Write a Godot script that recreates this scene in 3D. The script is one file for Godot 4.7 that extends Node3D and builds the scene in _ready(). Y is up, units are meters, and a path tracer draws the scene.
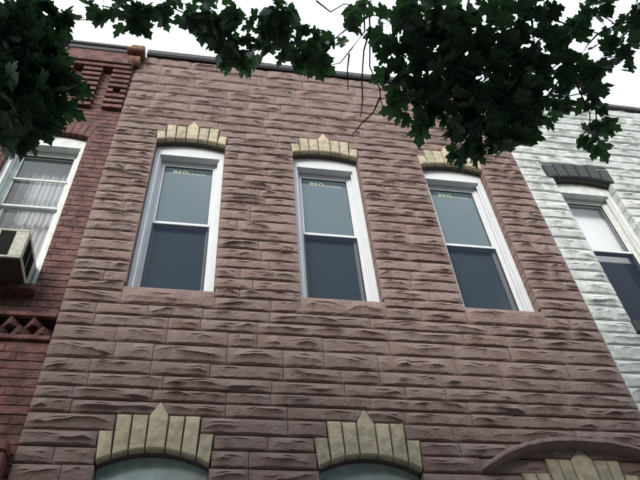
extends Node3D
# A stone-faced rowhouse seen steeply from the pavement, between a red brick neighbour and a white one, maple boughs overhead.
# Heights in the facades are given from the upstairs window sills; SILL lifts them above the pavement.
const SILL := 5.6
const REVEAL := 0.083
var rng := RandomNumberGenerator.new()
var M := {}
var taken := {}

# ---------------------------------------------------------------- helpers
func numbered(called: String) -> String:
	var n: int = taken.get(called, -1) + 1
	taken[called] = n
	return called if n == 0 else "%s_%03d" % [called, n]

func thing(called: String, label: String, category: String, at := Vector3.ZERO, group := "") -> Node3D:
	var o := Node3D.new()
	o.name = numbered(called)
	add_child(o)
	o.position = at
	o.set_meta("label", label)
	o.set_meta("category", category)
	if group != "":
		o.set_meta("group", group)
	return o

func st_new() -> SurfaceTool:
	var st := SurfaceTool.new()
	st.begin(Mesh.PRIMITIVE_TRIANGLES)
	st.set_smooth_group(-1)
	return st

func part(called: String, st: SurfaceTool, mat: Material, parent: Node, at := Vector3.ZERO) -> MeshInstance3D:
	st.generate_normals()
	return part_mesh(called, st.commit(), mat, parent, at)

func part_mesh(called: String, mesh: Mesh, mat: Material, parent: Node, at := Vector3.ZERO) -> MeshInstance3D:
	var o := MeshInstance3D.new()
	o.name = called
	o.mesh = mesh
	o.material_override = mat
	o.position = at
	o.cast_shadow = GeometryInstance3D.SHADOW_CASTING_SETTING_ON
	parent.add_child(o, true)
	return o

func structure(called: String, st: SurfaceTool, mat: Material) -> MeshInstance3D:
	var o := part(called, st, mat, self)
	o.set_meta("kind", "structure")
	return o

func tri(st: SurfaceTool, a: Vector3, b: Vector3, c: Vector3, out: Vector3) -> void:
	if (c - a).cross(b - a).dot(out) < 0.0:
		var t := b
		b = c
		c = t
	st.add_vertex(a)
	st.add_vertex(b)
	st.add_vertex(c)

func quad(st: SurfaceTool, a: Vector3, b: Vector3, c: Vector3, d: Vector3, out: Vector3) -> void:
	tri(st, a, b, c, out)
	tri(st, a, c, d, out)

# a box from lo to hi with chamfered edges
func box(st: SurfaceTool, lo: Vector3, hi: Vector3, bevel := 0.003, turn := Basis.IDENTITY, pivot := Vector3.ZERO) -> void:
	var c := (lo + hi) * 0.5
	var h := (hi - lo) * 0.5
	var b: float = min(bevel, min(h.x, min(h.y, h.z)) * 0.45)
	var v := {}
	for sx in [-1, 1]:
		for sy in [-1, 1]:
			for sz in [-1, 1]:
				for ax in 3:
					var q := Vector3(sx * (h.x - b), sy * (h.y - b), sz * (h.z - b))
					q[ax] = [sx, sy, sz][ax] * h[ax]
					v[[sx, sy, sz, ax]] = pivot + turn * (c + q - pivot)
	var cc := pivot + turn * (c - pivot)
	for ax in 3:
		var u := (ax + 1) % 3
		var w := (ax + 2) % 3
		for s in [-1, 1]:
			var k := []
			for e in [[-1, -1], [1, -1], [1, 1], [-1, 1]]:
				var key := [0, 0, 0, ax]
				key[ax] = s
				key[u] = e[0]
				key[w] = e[1]
				k.append(v[key])
			quad(st, k[0], k[1], k[2], k[3], (k[0] + k[2]) * 0.5 - cc)
		for s1 in [-1, 1]:      # edges along ax
			for s2 in [-1, 1]:
				var k := []
				for e in [[-1, u], [-1, w], [1, w], [1, u]]:
					var key := [0, 0, 0, e[1]]
					key[ax] = e[0]
					key[u] = s1
					key[w] = s2
					k.append(v[key])
				quad(st, k[0], k[1], k[2], k[3], (k[0] + k[2]) * 0.5 - cc)
	for sx in [-1, 1]:
		for sy in [-1, 1]:
			for sz in [-1, 1]:
				var a: Vector3 = v[[sx, sy, sz, 0]]
				tri(st, a, v[[sx, sy, sz, 1]], v[[sx, sy, sz, 2]], a - cc)

func bx(called: String, lo: Vector3, hi: Vector3, mat: Material, parent: Node, bevel := 0.003) -> MeshInstance3D:
	var st := st_new()
	var c := (lo + hi) * 0.5
	box(st, lo - c, hi - c, bevel)
	return part(called, st, mat, parent, c)

# a convex outline in x, y made solid from z0 to z1, its front edge chamfered; bulge raises the middle of the front
func slab(st: SurfaceTool, poly: Array, z0: float, z1: float, chamfer := 0.004, bulge := 0.0) -> void:
	var c := Vector2.ZERO
	for q in poly:
		c += q
	c /= poly.size()
	var n := poly.size()
	var inner := []
	for q in poly:
		var d: Vector2 = c - q
		inner.append(q + d.normalized() * min(chamfer * 1.4, d.length() * 0.6))
	var zc: float = z1 - min(chamfer, (z1 - z0) * 0.5)
	for i in n:
		var a: Vector2 = poly[i]
		var b: Vector2 = poly[(i + 1) % n]
		var ai: Vector2 = inner[i]
		var bi: Vector2 = inner[(i + 1) % n]
		var out := Vector3((a.x + b.x) * 0.5 - c.x, (a.y + b.y) * 0.5 - c.y, 0)
		quad(st, Vector3(a.x, a.y, z0), Vector3(b.x, b.y, z0), Vector3(b.x, b.y, zc), Vector3(a.x, a.y, zc), out)
		quad(st, Vector3(a.x, a.y, zc), Vector3(b.x, b.y, zc), Vector3(bi.x, bi.y, z1), Vector3(ai.x, ai.y, z1), out + Vector3(0, 0, 0.3))
		tri(st, Vector3(ai.x, ai.y, z1), Vector3(bi.x, bi.y, z1), Vector3(c.x, c.y, z1 + bulge), Vector3(0, 0, 1))
		tri(st, Vector3(a.x, a.y, z0), Vector3(b.x, b.y, z0), Vector3(c.x, c.y, z0), Vector3(0, 0, -1))

func tube(st: SurfaceTool, pts: Array, r0: float, r1: float, sides := 7) -> void:
	var rings := []
	for i in pts.size():
		var d: Vector3 = (pts[min(i + 1, pts.size() - 1)] - pts[max(i - 1, 0)]).normalized()
		var u := d.cross(Vector3(0.31, 0.2, 0.93)).normalized()
		var w := d.cross(u)
		var r: float = lerp(r0, r1, float(i) / (pts.size() - 1))
		var ring := []
		for k in sides:
			var a := TAU * k / sides
			ring.append(pts[i] + (u * cos(a) + w * sin(a)) * r)
		rings.append(ring)
	for i in pts.size() - 1:
		for k in sides:
			var m := (k + 1) % sides
			quad(st, rings[i][k], rings[i][m], rings[i + 1][m], rings[i + 1][k], rings[i][k] + rings[i][m] - pts[i] * 2.0)

# ---------------------------------------------------------------- materials
func lin(r: float, g: float, b: float) -> Color:
	return Color(r, g, b).linear_to_srgb()

func noise_tex(seed_: int, freq: float, lo: Color, hi: Color, octaves := 5, size := 512, mid := -1.0) -> NoiseTexture2D:
	var n := FastNoiseLite.new()
	n.seed = seed_
	n.frequency = freq
	n.fractal_octaves = octaves
	var t := NoiseTexture2D.new()
	t.width = size
	t.height = size
	t.seamless = true
	t.noise = n
	var g := Gradient.new()
	g.set_color(0, lo)
	g.set_color(1, hi)
	if mid > 0.0:
		g.set_offset(0, mid - 0.18)
		g.set_offset(1, mid + 0.18)
	t.color_ramp = g
	return t

func bump_tex(seed_: int, freq: float, strength: float, octaves := 5) -> NoiseTexture2D:
	var n := FastNoiseLite.new()
	n.seed = seed_
	n.frequency = freq
	n.fractal_octaves = octaves
	var t := NoiseTexture2D.new()
	t.width = 512
	t.height = 512
	t.seamless = true
	t.noise = n
	t.as_normal_map = true
	t.bump_strength = strength
	return t

func mat(color: Color, rough := 0.85, spec := 0.4) -> StandardMaterial3D:
	var m := StandardMaterial3D.new()
	m.albedo_color = color
	m.roughness = rough
	m.metallic_specular = spec
	return m

func surf(color: Color, rough: float, tex: Texture2D, scale: float, normal: Texture2D = null, nscale := 0.6) -> StandardMaterial3D:
	var m := mat(color, rough)
	m.albedo_texture = tex
	m.uv1_triplanar = true
	m.uv1_world_triplanar = true
	m.uv1_scale = Vector3.ONE * scale
	if normal:
		m.normal_enabled = true
		m.normal_texture = normal
		m.normal_scale = nscale
	return m

func make_materials() -> void:
	var grain := noise_tex(3, 0.02, Color(0.80, 0.79, 0.80), Color(1, 1, 1), 6)
	var rough_n := bump_tex(8, 0.035, 7.0)
	var fine_n := bump_tex(11, 0.02, 4.0)
	var blotch := noise_tex(21, 0.008, Color(0.93, 0.895, 0.89), Color(0.985, 1, 0.99), 6, 512, 0.5)
	var weather := noise_tex(24, 0.010, Color(0.86, 0.87, 0.86), Color(1, 1, 1), 6, 512, 0.45)
	M.stone = []
	for c in [[0.225, 0.166, 0.154], [0.236, 0.172, 0.160], [0.214, 0.156, 0.146], [0.228, 0.170, 0.160], [0.242, 0.181, 0.169]]:
		M.stone.append(surf(lin(c[0], c[1], c[2]), 0.9, blotch, 1.3, rough_n, 0.5))
	M.mortar = surf(lin(0.20, 0.155, 0.145), 0.95, grain, 1.5, rough_n, 0.5)
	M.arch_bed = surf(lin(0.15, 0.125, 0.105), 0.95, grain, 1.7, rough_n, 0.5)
	M.cream = []
	for c in [[0.44, 0.385, 0.285], [0.40, 0.355, 0.265], [0.47, 0.41, 0.30]]:
		M.cream.append(surf(lin(c[0], c[1], c[2]), 0.9, weather, 1.6, rough_n, 0.3))
	M.white_stone = []
	for c in [[0.50, 0.53, 0.52], [0.54, 0.565, 0.55], [0.47, 0.50, 0.49]]:
		M.white_stone.append(surf(lin(c[0], c[1], c[2]), 0.8, weather, 1.1, rough_n, 0.4))
	M.white_mortar = surf(lin(0.44, 0.46, 0.45), 0.9, grain, 1.5)
	M.charcoal = surf(lin(0.055, 0.065, 0.068), 0.8, grain, 1.7, rough_n, 0.5)
	var stains := noise_tex(27, 0.012, Color(0.74, 0.72, 0.73), Color(1, 1, 1), 6, 512, 0.46)
	M.brick = []
	for c in [[0.128, 0.055, 0.050], [0.140, 0.060, 0.054], [0.116, 0.049, 0.045], [0.142, 0.066, 0.058]]:
		M.brick.append(surf(lin(c[0], c[1], c[2]), 0.75, stains, 0.9, rough_n, 0.5))
	M.brick_wall = surf(lin(0.120, 0.050, 0.045), 0.8, stains, 0.9, rough_n, 0.5)
	M.red_trim = surf(lin(0.15, 0.05, 0.042), 0.6, grain, 2.0, fine_n, 0.3)
	M.terracotta = surf(lin(0.24, 0.13, 0.085), 0.8, noise_tex(5, 0.012, Color(0.62, 0.55, 0.5), Color(1, 1, 1)), 1.9, rough_n, 0.6)
	M.flashing = surf(lin(0.052, 0.052, 0.056), 0.6, grain, 1.5, fine_n, 0.25)
	M.roof = surf(lin(0.06, 0.06, 0.06), 0.9, grain, 0.7)
	M.vinyl = surf(lin(0.66, 0.69, 0.72), 0.4, noise_tex(31, 0.006, Color(0.95, 0.95, 0.95), Color(1, 1, 1)), 0.9)
	M.old_paint = surf(lin(0.70, 0.74, 0.73), 0.55, noise_tex(32, 0.012, Color(0.86, 0.86, 0.85), Color(1, 1, 1)), 1.2)
	M.blue_paint = surf(lin(0.46, 0.58, 0.60), 0.55, noise_tex(33, 0.012, Color(0.84, 0.85, 0.85), Color(1, 1, 1)), 1.2)
	M.gasket = mat(lin(0.02, 0.022, 0.025), 0.6)
	M.dark_frame = mat(lin(0.018, 0.022, 0.026), 0.5)
	M.screen = mat(Color(0.15, 0.19, 0.26, 0.55), 0.9, 0.2)
	M.screen.transparency = BaseMaterial3D.TRANSPARENCY_ALPHA
	M.glass = mat(Color(0.66, 0.79, 0.83, 0.06), 0.01, 0.5)       # coated double glazing: mirrors a share of the sky
	M.glass.transparency = BaseMaterial3D.TRANSPARENCY_ALPHA
	M.glass.metallic = 0.13
	M.plain_glass = mat(Color(0.9, 0.95, 0.95, 0.03), 0.01, 0.5)
	M.plain_glass.transparency = BaseMaterial3D.TRANSPARENCY_ALPHA
	M.sticker = mat(lin(0.40, 0.42, 0.32), 0.6)
	M.sticker_white = mat(lin(0.36, 0.44, 0.50), 0.6)
	M.curtain = mat(lin(0.36, 0.385, 0.41), 0.9)
	M.curtain.backlight_enabled = true
	M.curtain.backlight = Color(0.5, 0.5, 0.5)
	M.room = mat(lin(0.16, 0.16, 0.16), 0.95)
	M.blind = mat(lin(0.62, 0.65, 0.68), 0.8)
	M.ac_body = surf(lin(0.50, 0.50, 0.45), 0.5, noise_tex(41, 0.02, Color(0.8, 0.78, 0.74), Color(1, 1, 1)), 2.0)
	M.ac_dark = mat(lin(0.015, 0.017, 0.016), 0.7)
	M.rust = surf(lin(0.07, 0.05, 0.035), 0.85, grain, 2.0)
	M.concrete = surf(lin(0.21, 0.20, 0.185), 0.9, blotch, 0.5, rough_n, 0.4)
	M.asphalt = surf(lin(0.05, 0.05, 0.052), 0.95, grain, 0.6, rough_n, 0.7)
	M.soil = surf(lin(0.09, 0.07, 0.05), 0.95, grain, 0.5, rough_n, 0.8)
	M.bark = surf(lin(0.075, 0.06, 0.048), 0.95, noise_tex(51, 0.03, Color(0.5, 0.48, 0.46), Color(1, 1, 1)), 2.0, rough_n, 1.0)
	M.leaf = []
	for c in [[0.036, 0.078, 0.048], [0.042, 0.088, 0.050], [0.032, 0.068, 0.044], [0.052, 0.104, 0.050]]:
		var m := mat(lin(c[0], c[1], c[2]), 0.5, 0.4)
		m.backlight_enabled = true
		m.backlight = Color(0.15, 0.26, 0.13)
		M.leaf.append(m)

# ---------------------------------------------------------------- stones
# A rock-faced block: chamfered margins round a face with a wandering ridge that breaks off underneath. Its origin is the middle of its joint plane; depth runs back.
func rock(w: float, h: float, depth: float, relief := 1.0) -> ArrayMesh:
	var st := st_new()
	var nu: int = max(5, int(w / 0.05))
	var us := []
	us.append(0.0)
	us.append(min(0.024 + rng.randf() * 0.02, w * 0.16))
	for i in range(1, nu):
		us.append(lerp(0.045, w - 0.045, (i + rng.randf_range(-0.32, 0.32)) / nu))
	us.append(w - min(0.030 + rng.randf() * 0.02, w * 0.16))
	us.append(w)
	us.sort()
	var n := FastNoiseLite.new()
	n.seed = rng.randi() % 100000
	n.frequency = 1.0
	n.fractal_octaves = 3
	var f1 := rng.randf_range(1.3, 2.8)
	var lean := rng.randf_range(-0.16, 0.16)
	var mid := rng.randf_range(0.40, 0.58)
	var strong := rng.randf_range(0.7, 1.25)
	var flake_at := rng.randf_range(0.2, 0.8)
	var flake_w := rng.randf_range(0.12, 0.30)
	var cols := []
	for i in us.size():
		var x: float = us[i]
		var t := x / w
		var edge: float = min(1.0, min(x, w - x) / min(0.075, w * 0.22))
		if i == 0 or i == us.size() - 1:
			edge = 0.0
		var a := n.get_noise_2d(x * f1, 3.0)
		var b := n.get_noise_2d(x * f1 * 1.7, 17.0)
		var crest: float = clamp(mid + lean * (t - 0.5) * 2.0 + a * 0.32 + rng.randf_range(-0.02, 0.02), 0.24, 0.76)
		var p: float = (0.002 + 0.023 * strong * clamp(0.38 + b * 2.2, 0.0, 1.2) + rng.randf_range(-0.0012, 0.0012)) * edge * relief
		var base: float = relief * (0.006 + 0.014 * edge)
		var fl: float = max(0.0, 1.0 - abs(t - flake_at) / flake_w)
		fl = fl * fl * (3.0 - 2.0 * fl) * 0.010 * edge * relief
		var c2: float = lerp(crest, 0.87, 0.45 + 0.2 * n.get_noise_2d(x * f1 * 2.0, 40.0))
		var jit := rng.randf_range(-0.0012, 0.0012)
		var wob := 0.0 if i == 0 or i == us.size() - 1 else 1.0
		var y0 := 0.0
		var y1 := h
		var col := [
			[y0 + 0.001, -depth], [y0, 0.0],
			[h * 0.085 + wob * rng.randf_range(-0.005, 0.005), base * 0.9 + jit],
			[h * lerp(0.085, crest, 0.55), base + p * 0.20],
			[h * (crest - 0.045), base + p * 0.62],
			[h * crest, base + p],
			[h * lerp(crest, c2, 0.85), base + p * 0.66],
			[h * c2, base + p * 0.60 + fl],
			[h * 0.87 + wob * rng.randf_range(-0.005, 0.005), base * 0.80],
			[y1, 0.0], [y1 - 0.001, -depth]]
		var out := []
		for q in col:
			out.append(Vector3(x - w * 0.5, q[0] - h * 0.5, q[1]))
		cols.append(out)
	for i in cols.size() - 1:
		for k in cols[i].size() - 1:
			var out := Vector3(0, 0, 1)
			if k == 0:
				out = Vector3(0, -1, 0)
			elif k == cols[i].size() - 2:
				out = Vector3(0, 1, 0)
			# the diagonal follows the lie of the ridge, now one way, now the other
			if (i + k) % 2 == 0:
				quad(st, cols[i][k], cols[i + 1][k], cols[i + 1][k + 1], cols[i][k + 1], out)
			else:
				quad(st, cols[i + 1][k], cols[i + 1][k + 1], cols[i][k + 1], cols[i][k], out)
	for s in [0, cols.size() - 1]:
		var o := Vector3(-1 if s == 0 else 1, 0, 0)
		var c: Array = cols[s]
		for k in range(1, c.size() - 2):
			tri(st, c[0], c[k], c[k + 1], o)
		tri(st, c[0], c[c.size() - 2], c[c.size() - 1], o)
	st.generate_normals()
	return st.commit()

# lays courses of rock-faced stones between x0 and x1. blocked(yb, yt) gives the spans that openings and arches take; joints gives known upright joints by course
func lay_stones(parent: Node3D, called: String, courses: Array, x0: float, x1: float, holes: Array, joints: Dictionary, mats: Array, y_loose: float, relief: float, long: float) -> void:
	var loose := st_new()
	var n_loose := 0
	var o := parent.position
	for ci in courses.size() - 1:
		var yt: float = courses[ci]
		var yb: float = courses[ci + 1]
		var spans := [[x0, x1]]
		for hd in holes:       # [xa, xb, ya, yb]
			var shared: float = min(yt, hd[3]) - max(yb, hd[2])
			if shared < 0.25 * (yt - yb):
				continue
			var next := []
			for s in spans:
				if hd[1] <= s[0] or hd[0] >= s[1]:
					next.append(s)
					continue
				if hd[0] - s[0] > 0.03:
					next.append([s[0], hd[0]])
				if s[1] - hd[1] > 0.03:
					next.append([hd[1], s[1]])
			spans = next
		for s in spans:
			var cuts := [s[0]]
			if joints.has(ci):
				for j in joints[ci]:
					if j > s[0] + 0.09 and j < s[1] - 0.09:
						cuts.append(j)
			else:
				var x: float = s[0]
				var first := true
				while true:
					var step := rng.randf_range(0.55, 1.25) * long
					if first:
						step *= rng.randf_range(0.35, 1.0)
						first = false
					x += step
					if x > s[1] - 0.15:
						break
					cuts.append(x)
			cuts.append(s[1])
			for k in cuts.size() - 1:
				var xa: float = cuts[k] + (0.002 if k > 0 else 0.0015)
				var xb: float = cuts[k + 1] - (0.002 if k < cuts.size() - 2 else 0.0015)
				var lift := rng.randf_range(-0.004, 0.004)
				var mesh := rock(xb - xa, yt - yb - 0.008, 0.10, relief)
				var at := Vector3((xa + xb) * 0.5, SILL + (yt + yb) * 0.5, lift) - o
				if yb < y_loose:
					loose.append_from(mesh, 0, Transform3D(Basis.IDENTITY, at))
					n_loose += 1
				else:
					part_mesh(called, mesh, mats[rng.randi() % mats.size()], parent, at)
	if n_loose > 0:
		var lo := part_mesh("lower_stonework", loose.commit(), mats[0], parent)
		lo.set_meta("kind", "stuff")

# one wedge of an arch: bottom edge on the soffit curve, front pitched to a slight point
func voussoirs(parent: Node3D, cx: float, half: float, y_spring: float, rise: float, tops: Array, mats: Array, face := 0.020, soffit: Material = null) -> void:
	# tops: [x left at top, x right at top, y top, apex or -1]
	for t in tops:
		var k: float = half / 0.385
		var a: float = t[0]
		var b: float = t[1]
		var ab: float = a * 0.955
		var bb: float = b * 0.955
		var g := 0.004
		var ya: float = y_spring + rise * (1.0 - pow(ab / half, 2.0))
		var yb: float = y_spring + rise * (1.0 - pow(bb / half, 2.0))
		var poly := [Vector2(ab + g, ya), Vector2(bb - g, yb), Vector2(b - g, t[2])]
		if t[3] > 0.0:
			poly.append(Vector2((a + b) * 0.5, t[2] + t[3]))
		poly.append(Vector2(a + g, t[2]))
		var c := Vector2((a + b) * 0.5, (ya + t[2]) * 0.5)
		var loc := []
		for q in poly:
			loc.append(q - c)
		var st := st_new()
		slab(st, loc, -0.030, rng.randf_range(0.85, 1.2) * face, 0.009, rng.randf_range(0.003, 0.009))
		part("voussoir", st, mats[rng.randi() % mats.size()], parent, Vector3(cx + c.x, SILL + c.y, 0) - parent.position)

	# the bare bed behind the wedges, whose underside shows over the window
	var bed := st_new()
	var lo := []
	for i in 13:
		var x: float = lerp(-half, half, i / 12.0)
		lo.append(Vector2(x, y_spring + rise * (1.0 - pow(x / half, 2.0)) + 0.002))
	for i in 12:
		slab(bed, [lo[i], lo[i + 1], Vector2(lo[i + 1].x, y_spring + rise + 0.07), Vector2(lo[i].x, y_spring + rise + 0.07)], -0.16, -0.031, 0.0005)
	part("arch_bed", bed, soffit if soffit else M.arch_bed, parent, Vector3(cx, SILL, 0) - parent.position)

const ARCH := [[-0.382, -0.285, -0.135, -1.0], [-0.285, -0.178, 0.0, -1.0], [-0.178, -0.068, 0.0, -1.0], [-0.068, 0.068, -0.005, 0.135], [0.068, 0.178, 0.0, -1.0], [0.178, 0.285, 0.0, -1.0], [0.285, 0.382, -0.135, -1.0]]

func arch(y_top: float, tip := 0.135) -> Array:
	var out := []
	for a in ARCH:
		out.append([a[0], a[1], a[2] + y_top, tip if a[3] > 0 else -1.0])
	return out

# ---------------------------------------------------------------- windows
# opt: rise, paint, glass, dark (colour of the lower sash), rail (height of the meeting rail), screen, sticker, bars
func window(house: Node3D, cx: float, y0: float, w: float, h: float, opt: Dictionary) -> Node3D:
	var win := Node3D.new()
	win.name = "window"
	house.add_child(win, true)
	win.position = Vector3(cx, SILL + y0, 0) - house.position
	var paint: Material = opt.paint
	var hw := w * 0.5
	var zf := -REVEAL
	var rise: float = opt.rise
	var cw := 0.052           # casing width
	var deep := 0.085         # how far the sashes sit behind the casing
	for s in [-1, 1]:
		bx("casing", Vector3(s * hw if s < 0 else hw - cw, 0.0, zf - deep - 0.05), Vector3(-hw + cw if s < 0 else hw, h - 0.135, zf), paint, win)
		bx("stop_bead", Vector3(-hw + cw if s < 0 else hw - cw - 0.014, 0.02, zf - deep * 0.55), Vector3(-hw + cw + 0.014 if s < 0 else hw - cw, h - 0.137, zf - deep * 0.35), paint, win, 0.002)
	var head := st_new()
	var poly := [Vector2(-hw, h - 0.135), Vector2(hw, h - 0.135)]
	for i in 13:
		var t := 1.0 - i / 6.0
		poly.append(Vector2(hw * t, h + rise * (1.0 - t * t)))
	slab(head, poly, zf - deep - 0.05, zf - 0.001, 0.003)
	part("head_panel", head, paint, win)
	var zi := zf - deep
	var fx := hw - cw         # half width between the casings
	var fw := 0.038
	var ft := h - 0.137
	# outer frame of the sash unit
	for s in [-1, 1]:
		bx("frame", Vector3(-fx if s < 0 else fx - fw, 0.0, zi - 0.075), Vector3(-fx + fw if s < 0 else fx, ft, zi), opt.sash, win)
	bx("frame", Vector3(-fx + fw, ft - 0.032, zi - 0.075), Vector3(fx - fw, ft, zi - 0.001), opt.sash, win)
	bx("frame", Vector3(-fx + fw, 0.0, zi - 0.075), Vector3(fx - fw, 0.035, zi - 0.001), opt.sash, win)
	var gx := fx - fw
	var rail: float = opt.rail
	var rh: float = opt.get("rail_half", 0.018)
	# upper sash, in the outer track
	var us := st_new()
	var zu := zi - 0.012
	for s in [-1, 1]:
		box(us, Vector3(-gx if s < 0 else gx - 0.020, rail + 0.018, zu - 0.028), Vector3(-gx + 0.020 if s < 0 else gx, ft - 0.032, zu))
	box(us, Vector3(-gx + 0.020, ft - 0.060, zu - 0.028), Vector3(gx - 0.020, ft - 0.032, zu - 0.001))
	box(us, Vector3(-gx, rail - rh, zu - 0.028), Vector3(gx, rail + rh, zu + 0.001))
	part("upper_sash", us, opt.sash, win)
	var gk := st_new()
	for s in [-1, 1]:
		box(gk, Vector3(-gx + 0.020 if s < 0 else gx - 0.024, rail + 0.018, zu - 0.024), Vector3(-gx + 0.024 if s < 0 else gx - 0.020, ft - 0.060, zu - 0.006), 0.001)
	box(gk, Vector3(-gx + 0.024, ft - 0.066, zu - 0.024), Vector3(gx - 0.024, ft - 0.060, zu - 0.006), 0.001)
	part("glazing_seal", gk, M.gasket, win)
	pane("upper_pane", win, gx - 0.021, rail + 0.018, ft - 0.060, zu - 0.014, opt.glass)
	# lower sash, in the inner track
	var ls := st_new()
	var zl := zi - 0.044
	for s in [-1, 1]:
		box(ls, Vector3(-gx if s < 0 else gx - 0.030, 0.036, zl - 0.028), Vector3(-gx + 0.030 if s < 0 else gx, rail + 0.02, zl))
	box(ls, Vector3(-gx + 0.030, 0.036, zl - 0.028), Vector3(gx - 0.030, 0.080, zl - 0.001))
	box(ls, Vector3(-gx + 0.030, rail - rh - 0.004, zl - 0.028), Vector3(gx - 0.030, rail + rh, zl - 0.001))
	part("lower_sash", ls, opt.lower, win)
	pane("lower_pane", win, gx - 0.031, 0.080, rail - rh - 0.004, zl - 0.014, opt.glass)
	if opt.get("screen", false):
		var sf := st_new()
		var zs := zi - 0.006
		for s in [-1, 1]:
			box(sf, Vector3(-gx if s < 0 else gx - 0.014, 0.036, zs - 0.008), Vector3(-gx + 0.014 if s < 0 else gx, rail - 0.019, zs), 0.001)
		box(sf, Vector3(-gx + 0.014, rail - 0.036, zs - 0.008), Vector3(gx - 0.014, rail - 0.019, zs - 0.001), 0.001)
		box(sf, Vector3(-gx + 0.014, 0.036, zs - 0.008), Vector3(gx - 0.014, 0.052, zs - 0.001), 0.001)
		part("screen_frame", sf, M.dark_frame, win)
		pane("insect_screen", win, gx - 0.013, 0.050, rail - 0.034, zs - 0.004, M.screen)
	if opt.get("sticker", false):
		lettering(win, "BEO", 0.060, Vector3(-gx + 0.105, ft - 0.200, zu - 0.0115), M.sticker)
		lettering(win, "DESIGN", 0.036, Vector3(-gx + 0.268, ft - 0.196, zu - 0.0115), M.sticker_white)
	for b in opt.get("bars", []):
		bx("bar", Vector3(-gx, b - 0.013, zu - 0.002), Vector3(gx, b + 0.013, zu + 0.014), opt.sash, win)
	return win

func pane(called: String, win: Node3D, half: float, ya: float, yb: float, z: float, m: Material) -> void:
	var st := st_new()
	quad(st, Vector3(-half, ya, z), Vector3(half, ya, z), Vector3(half, yb, z), Vector3(-half, yb, z), Vector3(0, 0, 1))
	part(called, st, m, win)

func lettering(parent: Node3D, text: String, size: float, at: Vector3, m: Material) -> void:
	var t := TextMesh.new()
	var f := SystemFont.new()
	f.font_names = PackedStringArray(["Droid Sans"])
	f.font_weight = 700
	t.font = f
	t.text = text
	t.font_size = 64
	t.pixel_size = size / 46.0
	t.depth = 0.001
	t.horizontal_alignment = HORIZONTAL_ALIGNMENT_LEFT
	t.vertical_alignment = VERTICAL_ALIGNMENT_BOTTOM
	part_mesh("lettering", t, m, parent, at)

# walls, roof, back and floors of a house, openings left free. cols: upright strips [x0, x1, [[y0, y1], ...]] measured from the sills
func shell(house: Node3D, x0: float, x1: float, top: float, holes: Array, face: Material, z_face: float) -> void:
	var o := house.position
	var xs := [x0, x1]
	for hd in holes:
		xs.append(hd[0])
		xs.append(hd[1])
	xs.sort()
	var st := st_new()
	for i in xs.size() - 1:
		var a: float = xs[i]
		var b: float = xs[i + 1]
		if b - a < 0.002:
			continue
		var cuts := []
		for hd in holes:
			if hd[0] <= a + 0.001 and hd[1] >= b - 0.001:
				cuts.append([hd[2], hd[3]])
		cuts.sort_custom(func(p, q): return p[0] < q[0])
		var y := -SILL
		for c in cuts + [[top, top]]:
			if c[0] - y > 0.002:
				box(st, Vector3(a, SILL + y, -0.32) - o, Vector3(b, SILL + c[0], z_face) - o, 0.0005)
			y = c[1]
	part("wall", st, face, house)
	var inner := st_new()
	box(inner, Vector3(x0, 0, -6.3) - o, Vector3(x1, SILL + top, -6.0) - o, 0.001)
	box(inner, Vector3(x0, 0, -6.0) - o, Vector3(x0 + 0.09, SILL + top, -0.321) - o, 0.001)
	box(inner, Vector3(x1 - 0.09, 0, -6.0) - o, Vector3(x1, SILL + top, -0.321) - o, 0.001)
	for y in [SILL - 0.72, SILL + 2.9]:
		box(inner, Vector3(x0 + 0.091, y - 0.22, -5.999) - o, Vector3(x1 - 0.091, y, -0.322) - o, 0.001)
	part("inner_walls", inner, M.room, house)
	var rf := st_new()
	box(rf, Vector3(x0 + 0.002, SILL + top - 0.35, -6.2) - o, Vector3(x1 - 0.002, SILL + top - 0.2, -0.325) - o, 0.001)
	part("roof", rf, M.roof, house)

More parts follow.
